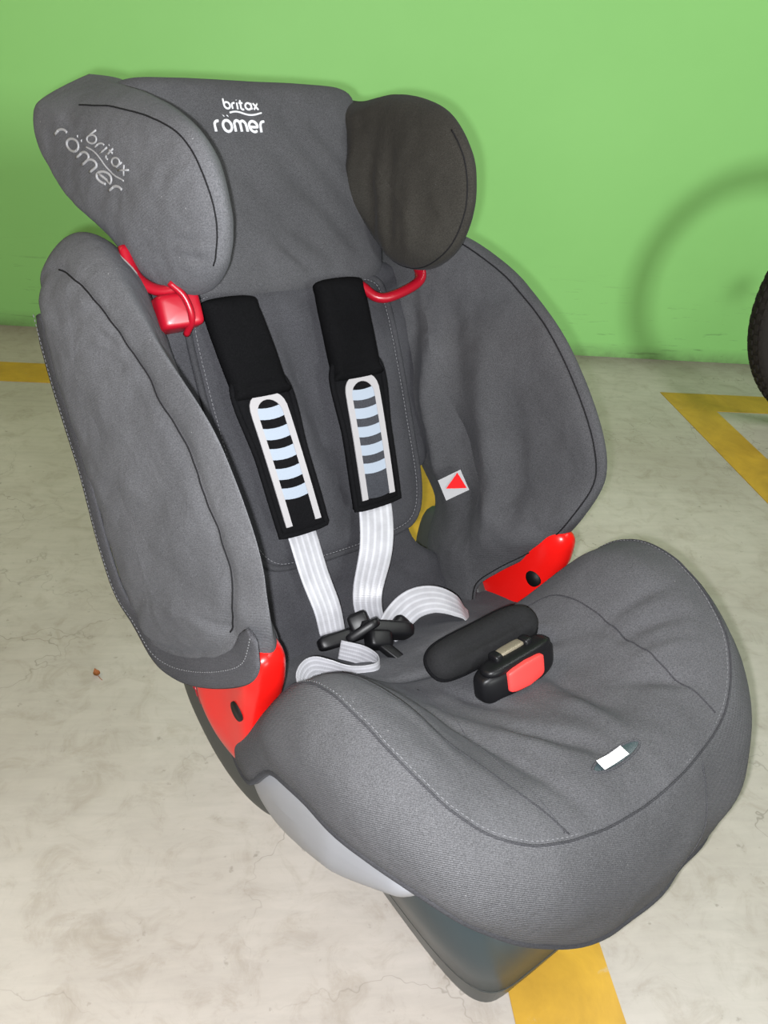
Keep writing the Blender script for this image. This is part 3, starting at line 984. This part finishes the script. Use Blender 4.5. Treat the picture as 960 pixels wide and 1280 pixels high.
for sx in (1, -1):
    def mp(a, b, hh, ex, sx=sx):
        xx = wing_x(a, b, hh) + ex
        # the crown of the wing drops away towards the outside
        a2 = a - 0.45 * max(0.0, xx - 0.150) * smooth01((a - 0.47) / 0.14)
        return B(sx * xx, a2, b)
    P_ = Pillow(WING_RT if sx > 0 else WING, ((0.47, 0.09), (0.58, 0.03)), mp, n=180, m=26, p=4.0, q=2.0, pf=lambda a, b: 4.0 + 14.0 * smooth01((0.0 - b) / 0.05), groove=((0.92, 0.0015, 0.04, 1) if sx < 0 else (0.955, 0.003, 0.02, -1)), creases=WCR[sx], wob=0.0025, wseed=5.0 * sx, cr_side=((-1,) if sx > 0 else (1,)))
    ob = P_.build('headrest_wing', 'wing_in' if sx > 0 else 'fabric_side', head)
    wing_obj[sx] = ob
    side = 1 if sx < 0 else -1
    us = np.linspace(0.50, 0.90, 120) if sx < 0 else np.linspace(0.28, 0.66, 90)
    rr = 0.92 if sx < 0 else 0.955
    tube('wing_seam', [np.array(P_.at(u, (rr if sx > 0 else 0.97 - 0.26 * max(0.0, u - 0.5)), side)) + np.array([-0.0003, 0.0001, 0]) for u in us], 0.0008, 'seam', head, k=6)

# ---- lettering: rounded strokes sewn on the cloth -----------------------
def arc(cx, cy, r, a0, a1, n=14, ry=None):
    ry = r if ry is None else ry
    return [(cx + r * math.cos(math.radians(a0 + (a1 - a0) * i / n)), cy + ry * math.sin(math.radians(a0 + (a1 - a0) * i / n))) for i in range(n + 1)]
def glyph(ch):
    h_ = 0.5
    if ch == 'b': return [[(0, 1.5), (0, .5)] + arc(.5, .5, .5, 180, 540, 20)], 1.0
    if ch == 'r': return [[(0, 0), (0, .6)] + arc(.4, .55, .4, 175, 75, 8)], .55
    if ch == 'i': return [[(0, 0), (0, 1.0)], [(0, 1.38), (0, 1.40)]], .08
    if ch == 't': return [[(.15, 1.4), (.15, .35)] + arc(.5, .35, .35, 180, 285, 6), [(-.12, .98), (.5, .98)]], .55
    if ch == 'a': return [arc(.5, .5, .5, 0, 360, 20), [(1, 1), (1, 0)]], 1.0
    if ch == 'x': return [[(0, 0), (.8, 1)], [(0, 1), (.8, 0)]], .8
    if ch == 'o': return [arc(.5, .5, .5, 0, 360, 20), [(.28, 1.38), (.29, 1.39)], [(.72, 1.38), (.73, 1.39)]], 1.0
    if ch == 'm': return [[(0, 0), (0, .65)] + arc(.35, .65, .35, 180, 0, 10) + [(.7, 0)], [(.7, .65)] + arc(1.05, .65, .35, 180, 0, 10) + [(1.4, 0)]], 1.4
    if ch == 'e': return [[(0.02, .46), (.98, .46)] + arc(.5, .5, .5, 0, 310, 20)], 1.0
    return [], .5
def word(txt, gap=0.36):
    x, st = 0.0, []
    for ch in txt:
        g, w = glyph(ch)
        for s in g:
            st.append([(x + a, b) for a, b in s])
        x += w + gap
    return st, x - gap
def lettering(name, bvh, small, big, ddir, mat, parent, r_small, r_big):
    """two words and a swoosh; small(u, v) and big(u, v) place a point of each word, u 0..1 along it, v in x-heights"""
    st, w = word('britax')
    strokes = [([small(a / w, b) for a, b in s], r_small) for s in st]
    strokes.append(([small(0.12 + 0.95 * t, -0.62 + 0.24 * math.sin(2.2 * PI * t)) for t in np.linspace(0, 1, 18)], r_small * 0.9))
    st, w = word('romer')
    strokes += [([big(a / w, b) for a, b in s], r_big) for s in st]
    data = []
    for s, r in strokes:
        P = [np.array(p) for p in s]
        dense = []
        for i in range(len(P) - 1):
            for t in (0, 0.34, 0.67):
                dense.append(P[i] + (P[i + 1] - P[i]) * t)
        dense.append(P[-1])
        q = drape(bvh, dense, ddir, 0.0)
        if len(q) > 2:
            data.append(tube_data([F(p) for p in q], r, 6))
    V, Fc = join_data(data)
    return mesh_obj(name, V, Fc, mat, parent)
hb = bvh_of(head)
lettering('stitched_lettering', hb, lambda u, v: B(-0.039 + 0.041 * u, 0.6005 + 0.0066 * v, 0.06), lambda u, v: B(-0.0545 + 0.060 * u, 0.577 + 0.0115 * v, 0.06),
          (0, -0.871, -0.491), 'logo', head, 0.0011, 0.0016)
wb = bvh_of(wing_obj[-1])
def wing_word(s0, o0, s1, o1, us, uo):
    return lambda u, v: B(-0.3, s0 + (s1 - s0) * u + us * v, o0 + (o1 - o0) * u + uo * v)
lettering('worn_lettering', wb, wing_word(0.5620, 0.0350, 0.5130, 0.0800, 0.0008, 0.0120), wing_word(0.5850, -0.0150, 0.5020, 0.0560, 0.0008, 0.0165),
          (1, 0, 0), 'logo_worn', head, 0.0010, 0.0014)

# ---- red parts ---------------------------------------------------------
def guide(sx):
    out = [(-0.108, 0.30), (-0.104, 0.255), (-0.085, 0.222), (-0.05, 0.198), (-0.012, 0.205), (0.008, 0.26), (0.012, 0.31), (0.022, 0.36), (0.012, 0.392), (-0.05, 0.385), (-0.11, 0.345)]
    def mp(a, b, hh, ex):
        sag = 0.016 * math.exp(-((a + 0.03) / 0.05) ** 2) * (1 if hh > 0 else 0.3)
        return np.array([sx * ((0.206 if sx > 0 else 0.200) + (0.022 if sx > 0 else 0.026) * hh - sag * 0.6), a, b])
    o = Pillow(out, ((-0.07, 0.28), (-0.03, 0.34)), mp, n=96, m=16, p=4.0, q=2.4).build('belt_guide', 'red', seat)
    bv = bvh_of(o)
    d = (-1, 0, 0) if sx > 0 else (1, 0, 0)
    if sx > 0:
        c, dr = (-0.006, 0.318), (1, 0, 0)
    else:
        c, dr = (-0.012, 0.304), (1, 0, 0)
    ctr = drape(bv, [(sx * 0.2 - 0.1, c[0], c[1])], dr, 0.0)
    if ctr:
        q = np.array(ctr[0])
        tube('guide_socket', [q + np.array([0.006, 0, 0]), q + np.array([-0.0012, 0.0004, 0])], 0.0105, 'black_hole', o, k=20)
for sx in (-1, 1):
    guide(sx)
# belt hooks under the headrest
hk = [B(0.086, 0.402, 0.02), B(0.097, 0.384, 0.032), B(0.115, 0.382, 0.040), B(0.150, 0.392, 0.044), B(0.163, 0.405, 0.040), B(0.166, 0.430, 0.03)]
tube('belt_hook', spline(hk, 30), 0.0075, 'dark_red', head, k=10, flat=0.8)
hkL = [B(-0.150, 0.45, 0.03), B(-0.148, 0.42, 0.05), B(-0.140, 0.395, 0.066), B(-0.125, 0.383, 0.064), B(-0.108, 0.388, 0.050), B(-0.100, 0.41, 0.030)]
hl = rbox('belt_hook', B(-0.163, 0.390, 0.055), (np.array([0.9, 0.2, 0.1]), B(0, 1, 0) - B(0, 0, 0), B(0, 0, 1) - B(0, 0, 0)), (0.021, 0.017, 0.022), 'dark_red', head, e=7)
tube('hook_rib', spline([B(-0.170, 0.415, 0.080), B(-0.160, 0.400, 0.083), B(-0.156, 0.380, 0.079), B(-0.158, 0.368, 0.06)], 20), 0.0035, 'dark_red', head, k=8)
tube('belt_hook', spline([B(-0.190, 0.46, 0.04), B(-0.188, 0.43, 0.045), B(-0.172, 0.412, 0.06), B(-0.150, 0.416, 0.075), B(-0.138, 0.44, 0.075)], 24), 0.008, 'dark_red', head, k=10, flat=0.7)

# ---- shoulder pads -----------------------------------------------------
def shoulder_pad(xt, xm, xb, s_top, s_mid, s_bot, w_sl, w_pad, lift, worn):
    """black sleeve above, silver banded pad below; runs down the backrest"""
    def cx(s):
        return np.interp(s, [s_bot, s_mid, s_top], [xb, xm, xt])
    def cs(s):
        return lift + 0.006 * math.sin(PI * (s - s_bot) / (s_top - s_bot))
    # sleeve
    sl_out = []
    hw = w_sl / 2
    L0 = s_mid - 0.008
    base = [(-hw * 0.97, L0), (hw * 0.97, L0), (hw, L0 + 0.012), (hw * 1.02, (L0 + s_top) / 2), (hw * 0.98, s_top - 0.015), (hw * 0.82, s_top), (-hw * 0.82, s_top), (-hw * 0.98, s_top - 0.015), (-hw * 1.02, (L0 + s_top) / 2), (-hw, L0 + 0.012)]
    mp = lambda a, b, hh, ex: B(cx(b) + a, b, cs(b) + 0.013 * hh + 0.003 + ex)
    P_ = Pillow(base, ((0, L0 + 0.03), (0, s_top - 0.03)), mp, n=96, m=12, p=6, wob=0.002, wseed=xt * 50, creases=[(-hw, L0 + 0.012, hw, L0 + 0.012, -0.004, 0.003)])
    root = P_.build('shoulder_sleeve', 'black_cloth', seat)
    # pad
    hp = w_pad / 2
    S1, S0 = s_mid + 0.01, s_bot
    pb = [(-hp * 0.86, S0), (hp * 0.86, S0), (hp, S0 + 0.010), (hp, (S0 + S1) / 2), (hp, S1), (-hp, S1), (-hp, (S0 + S1) / 2), (-hp, S0 + 0.010)]
    mp2 = lambda a, b, hh, ex: B(cx(b) + a, b, cs(b) + 0.0085 * hh)
    P2 = Pillow(pb, ((0, S0 + 0.03), (0, S1 - 0.02)), mp2, n=96, m=10, p=9)
    pd = P2.build('shoulder_pad', 'black_tape', seat)
    top = lambda a, b, lift2: B(cx(b) + a, b, cs(b) + 0.0085 + lift2)
    # silver horseshoe band
    hs_o = hp * 0.76
    hs_i = hp * 0.50
    St = s_mid - 0.004
    NB = 40
    path_o, path_i = [], []
    for i in range(NB + 1):
        t = i / NB
        if t < 0.36:
            f = t / 0.36
            b = S0 + 0.009 + f * (St - hs_o - S0 - 0.009)
            path_o.append((-hs_o, b)); path_i.append((-hs_i, b))
        elif t > 0.64:
            f = (t - 0.64) / 0.36
            b = St - hs_o + f * (S0 + 0.009 - St + hs_o)
            path_o.append((hs_o, b)); path_i.append((hs_i, b))
        else:
            an = PI - PI * (t - 0.36) / 0.28
            e = 0.75
            path_o.append((math.copysign(abs(math.cos(an)) ** e, math.cos(an)) * hs_o, St - hs_o + abs(math.sin(an)) ** e * hs_o))
            path_i.append((math.cos(an) * hs_i, St - hs_o + math.sin(an) * hs_i))
    V, Fc = [], []
    for i in range(NB + 1):
        for (a, b), lf in ((path_o[i], -0.0005), (path_o[i], 0.0012), (path_i[i], 0.0012), (path_i[i], -0.0005)):
            V.append(F(top(a, b, lf)))
    for i in range(NB):
        for j in range(4):
            a, b = i * 4 + j, i * 4 + (j + 1) % 4
            Fc.append((a, b, b + 4, a + 4))
    Fc += [(0, 1, 2, 3), tuple(NB * 4 + j for j in range(4))]
    mesh_obj('silver_band', V, Fc, 'white_tape', pd, smooth=False)
    # inner strap window with cross bars
    wtop = St - hs_o + hs_i * 0.5
    def strip(name, b0, b1, lf, mat, wfac=1.0):
        nseg = 5
        V, Fc = [], []
        for bq, off in ((b0, -0.0006), (b0, lf), (b1, lf), (b1, -0.0006)):
            for i in range(nseg + 1):
                a = -hs_i * wfac + 2 * hs_i * wfac * i / nseg
                V.append(F(top(a, bq - 0.0018 * (1 - (a / hs_i) ** 2), off)))
        k = nseg + 1
        for j in range(4):
            for i in range(nseg):
                a = j * k + i
                c = ((j + 1) % 4) * k + i
                Fc.append((a, a + 1, c + 1, c))
        Fc.append((0, k, 2 * k, 3 * k))
        Fc.append((nseg, k + nseg, 2 * k + nseg, 3 * k + nseg))
        return mesh_obj(name, V, Fc, mat, pd, smooth=False)
    nbar = 5
    pitch = (wtop - (S0 + 0.030)) / nbar
    for i in range(nbar):
        b1 = wtop - i * pitch
        strip('pale_stripe', b1 - pitch * 0.56, b1, 0.0007, 'stripe_white')
        strip('dark_stripe', b1 - pitch, b1 - pitch * 0.56, 0.0010, worn)
    strip('dark_stripe', S0 + 0.010, S0 + 0.030, 0.0010, worn)
    # bound edge
    tube('pad_binding', [P2.at(i / 96, 0.999, 1) + (B(0, 0, 0.004) - B(0, 0, 0)) for i in range(96)], 0.0034, 'black_tape', pd, k=8, closed=True)
    return pd
M['stripe_dark'] = fabric('dark_grey_strap', (0.045, 0.047, 0.055, 1), rib=2600, rib_str=0.5, lint=0.1)
shoulder_pad(-0.094, -0.083, -0.067, 0.402, 0.303, 0.142, 0.064, 0.059, 0.030, 'black_tape')
shoulder_pad(0.046, 0.042, 0.036, 0.409, 0.303, 0.146, 0.064, 0.062, 0.030, 'stripe_dark')

# ---- webbing -----------------------------------------------------------
lat = np.array([1.0, 0, 0])
ribbon('shoulder_strap', [B(-0.072, 0.175, 0.026), B(-0.068, 0.140, 0.028), B(-0.067, 0.09, 0.034), B(-0.064, 0.05, 0.040), B(-0.064, 0.02, 0.040)],
       [(1, -0.1, -0.02), (1, -0.1, 0), (1, 0.1, 0.1), (1, 0.2, 0.2), (1, 0.25, 0.2)], [0.038, 0.038, 0.036, 0.033, 0.030], 'web', seat)
ribbon('shoulder_strap', [B(0.035, 0.175, 0.026), B(0.034, 0.140, 0.030), B(0.016, 0.098, 0.042), B(-0.012, 0.056, 0.050), B(-0.016, 0.030, 0.048), B(-0.008, 0.005, 0.042)],
       [(1, 0, 0), (1, 0.1, 0), (0.9, 0.35, 0.2), (0.8, 0.5, 0.35), (0.75, 0.5, 0.45), (0.8, 0.5, 0.5)], [0.042, 0.042, 0.042, 0.044, 0.040, 0.030], 'web', seat)
ribbon('lap_strap', [(-0.012, -0.040, 0.290), (0.010, -0.050, 0.296), (0.035, -0.052, 0.306), (0.062, -0.045, 0.306), (0.085, -0.030, 0.296), (0.098, -0.020, 0.280)],
       [(0.3, 0.5, -0.6), (0.2, 0.6, -0.6), (0.05, 0.7, -0.6), (0.0, 0.75, -0.5), (-0.1, 0.8, -0.4), (-0.2, 0.8, -0.3)], [0.034, 0.036, 0.036, 0.036, 0.034, 0.03], 'web', seat)
ribbon('lap_strap', [(-0.078, -0.040, 0.296), (-0.062, -0.020, 0.296), (-0.056, 0.002, 0.298), (-0.068, 0.014, 0.302), (-0.090, 0.006, 0.302), (-0.108, -0.012, 0.304), (-0.126, -0.020, 0.308), (-0.141, -0.012, 0.306), (-0.146, 0.006, 0.300), (-0.146, 0.02, 0.29)],
       [(0.3, -0.2, 1), (0.2, -0.2, 1), (0.1, -0.3, 1), (0.0, -0.3, 1), (0.0, -0.3, 1), (0.0, -0.35, 1), (-0.1, -0.4, 1), (-0.3, -0.3, 0.9), (-0.5, -0.2, 0.8), (-0.5, 0, 0.6)], [0.022, 0.024, 0.024, 0.024, 0.022, 0.022, 0.026, 0.030, 0.032, 0.032], 'web', seat, n=90)

# ---- buckle tongues ------------------------------------------------------
def ax3(a, b):
    a = np.array(a, float); a /= np.linalg.norm(a)
    b = np.array(b, float); b -= a * (a @ b); b /= np.linalg.norm(b)
    return a, b, np.cross(a, b)
t1 = rbox('buckle_tongue', (-0.066, -0.050, 0.300), ax3((1, 0.15, 0.05), (0.1, 0.6, 0.8)), (0.031, 0.009, 0.008), 'black_plastic', seat, e=5)
rbox('tongue_blade', (-0.044, -0.046, 0.304), ax3((0.8, 0.2, 0.5), (0.1, 0.6, 0.8)), (0.022, 0.019, 0.006), 'black_plastic', t1, e=5)
rbox('tongue_latch', (-0.046, -0.052, 0.312), ax3((1, 0.3, 0.4), (0.1, 0.6, 0.8)), (0.012, 0.012, 0.011), 'black_plastic', t1, e=5)
t2 = rbox('buckle_tongue', (-0.022, -0.034, 0.304), ax3((0.9, 0.35, -0.2), (0.1, 0.6, 0.8)), (0.033, 0.013, 0.009), 'black_plastic', seat, e=5)
rbox('tongue_latch', (-0.038, -0.024, 0.304), ax3((0.9, 0.3, -0.2), (0.1, 0.6, 0.8)), (0.014, 0.012, 0.010), 'black_plastic', t2, e=5)
rbox('tongue_wing', (0.002, -0.034, 0.300), ax3((0.5, 0.6, -0.6), (0.5, -0.4, 0.3)), (0.012, 0.010, 0.007), 'black_plastic', t2, e=3)
rbox('tongue_hook', (-0.034, -0.002, 0.300), ax3((0.35, 0.9, -0.25), (1, -0.3, 0)), (0.020, 0.006, 0.005), 'black_plastic', t2, e=4)

# ---- crotch pad and buckle ------------------------------------------------
ca, cb, cn = ax3((1, -0.02, 0.02), (0.0, 0.72, -0.35))
c0 = np.array([0.006, 0.083, 0.366])
outc = [(-0.070, 0.0), (-0.064, 0.014), (-0.044, 0.019), (0.0, 0.020), (0.05, 0.020), (0.068, 0.013), (0.073, 0.0), (0.066, -0.014), (0.045, -0.020), (0.0, -0.020), (-0.045, -0.019), (-0.064, -0.013)]
def cmap(a, b, hh, ex):
    return c0 + ca * a + cb * b + cn * ((0.018 if hh > 0 else 0.014) * hh + ex - 0.10 * a * a)
cp = Pillow(outc, ((-0.04, 0), (0.045, 0)), cmap, n=96, m=14, p=3, creases=[(-0.055, 0.002, 0.06, 0.002, -0.004, 0.004)], wob=0.001, cr_side=(1, -1))
cpo = cp.build('crotch_pad', 'pad_cloth', seat)
tube('pad_piping', [cp.at(i / 96, 1.0, 1) for i in range(96)], 0.0022, 'black_tape', cpo, k=8, closed=True)
ba, bb, bn = ax3((1, -0.02, 0.06), (0.0, 0.80, 0.25))
bc = np.array([0.016, 0.122, 0.356])
bk = rbox('harness_buckle', bc, (ba, bb, bn), (0.049, 0.017, 0.017), 'black_plastic', seat, e=4.5, n=48, m=24,
          bend=lambda x, y, z: (x, y * (1 - 0.35 * x * x), z))
rbox('release_button', bc + bb * 0.013 + bn * 0.004, (ba, bb, bn), (0.024, 0.008, 0.0135), 'button_red', bk, e=9, n=40, m=20,
     bend=lambda x, y, z: (x, y * (1 - 0.3 * x * x), z * (1 - 0.2 * x * x)))
rbox('buckle_collar', bc + bb * 0.003 + bn * 0.017, (ba, bb, bn), (0.043, 0.012, 0.006), 'black_plastic', bk, e=3.5)
rbox('latch_plate', bc - bb * 0.004 + bn * 0.022, (ba, bb, bn), (0.018, 0.006, 0.004), 'rust', bk, e=4)
for dx in (-0.021, 0.019):
    rbox('latch_post', bc + ba * dx - bb * 0.002 + bn * 0.022, (ba, bb, bn), (0.005, 0.007, 0.006), 'black_plastic', bk, e=4)

# ------------------------------------------------------------------ bicycle wheel at the right edge
wx, wy, wr = 1.595, 1.86, 0.36
wheel = bpy.data.objects.new('bicycle_wheel', None)
COL.objects.link(wheel)
wheel.location = (wx, wy, 0)
wheel['label'] = 'knobbly black bicycle tyre standing before the green wall at right edge'
wheel['category'] = 'bicycle wheel'
def torus(R_, r_, flatx=1.0, n=96, k=16):
    V, Fc = [], []
    for i in range(n):
        a = 2 * PI * i / n
        for j in range(k):
            b = 2 * PI * j / k
            rr = R_ + r_ * math.cos(b)
            V.append((rr * math.cos(a), flatx * r_ * math.sin(b), wr + rr * math.sin(a)))
    for i in range(n):
        for j in range(k):
            Fc.append((i * k + j, i * k + (j + 1) % k, ((i + 1) % n) * k + (j + 1) % k, ((i + 1) % n) * k + j))
    return V, Fc
V, Fc = torus(wr - 0.032, 0.029)
tyre = mesh_obj('tyre', V, Fc, 'rubber', wheel)
V, Fc = torus(wr - 0.066, 0.010, 1.3)
mesh_obj('rim', V, Fc, 'alu', wheel)
# tread knobs: 64 rows of four blocks, joined
data = []
for i in range(76):
    a = 2 * PI * i / 76
    for j, b in enumerate((-1.05, -0.62, -0.2, 0.2, 0.62, 1.05)):
        aa = a + (0.5 if j % 2 else 0) * 2 * PI / 76
        rad = np.array([math.cos(aa), 0, math.sin(aa)])
        tan = np.array([-math.sin(aa), 0, math.cos(aa)])
        nv = rad * math.cos(b) + np.array([0, math.sin(b), 0])
        sv = np.cross(tan, nv)
        c = rad * (wr - 0.032) + nv * 0.029 + np.array([0, 0, wr])
        vs = []
        for h_ in (-0.002, 0.0035):
            for (p, q) in ((-1, -1), (1, -1), (1, 1), (-1, 1)):
                sc = 1.0 if h_ < 0 else 0.85
                vs.append(c + nv * h_ + tan * p * 0.0095 * sc + sv * q * 0.0048 * sc)
        data.append((vs, [(0, 1, 2, 3), (4, 5, 6, 7), (0, 1, 5, 4), (1, 2, 6, 5), (2, 3, 7, 6), (3, 0, 4, 7)]))
V, Fc = join_data(data)
tk = mesh_obj('tread_knobs', V, Fc, 'rubber', tyre, smooth=False)
tk['kind'] = 'stuff'
hub_v, hub_f = tube_data([(0, -0.05, wr), (0, -0.045, wr), (0, 0.045, wr), (0, 0.05, wr)], [0.012, 0.022, 0.022, 0.012], 16)
mesh_obj('hub', hub_v, hub_f, 'alu', wheel)
for i in range(28):
    a = 2 * PI * i / 28
    sd = 1 if i % 2 else -1
    a2 = a + sd * 0.35 * (1 if (i // 2) % 2 else -1)
    v, f = tube_data([(0.02 * math.cos(a2), sd * 0.035, wr + 0.02 * math.sin(a2)), ((wr - 0.07) * math.cos(a), 0, wr + (wr - 0.07) * math.sin(a))], 0.0011, 5)
    mesh_obj('spoke', v, f, 'alu', wheel)

# ------------------------------------------------------------------ scrap of dry leaf on the floor
V, Fc = [], []
NL, ML = 10, 5
for i in range(NL + 1):
    t = i / NL
    wdt = 0.0055 * math.sin(PI * t) ** 0.8 * (1.1 - 0.4 * t)
    for j in range(ML + 1):
        q = -1 + 2 * j / ML
        V.append((q * wdt, (t - 0.5) * 0.016, 0.0015 + 0.0022 * q * q + 0.003 * (t - 0.5) ** 2 * 4 + 0.0007 * math.sin(9 * t + 3 * q)))
for i in range(NL):
    for j in range(ML):
        a = i * (ML + 1) + j
        Fc.append((a, a + 1, a + ML + 2, a + ML + 1))
n0 = len(V)
V += [(x, y, z - 0.0006) for (x, y, z) in V]
Fc += [tuple(k + n0 for k in f) for f in Fc]
leaf = mesh_obj('dry_leaf', V, Fc, 'leaf', None)
v, f = tube_data([(0, -0.008, 0.004), (0.001, -0.013, 0.003), (0.003, -0.017, 0.001)], 0.0005, 5)
mesh_obj('leaf_stalk', v, f, 'leaf', leaf)
leaf.location = (-0.262, 0.883, 0)
leaf.rotation_euler = (0, 0, 0.5)
leaf['label'] = 'tiny curled brown dry leaf on the concrete floor left of the seat'
leaf['category'] = 'leaf'
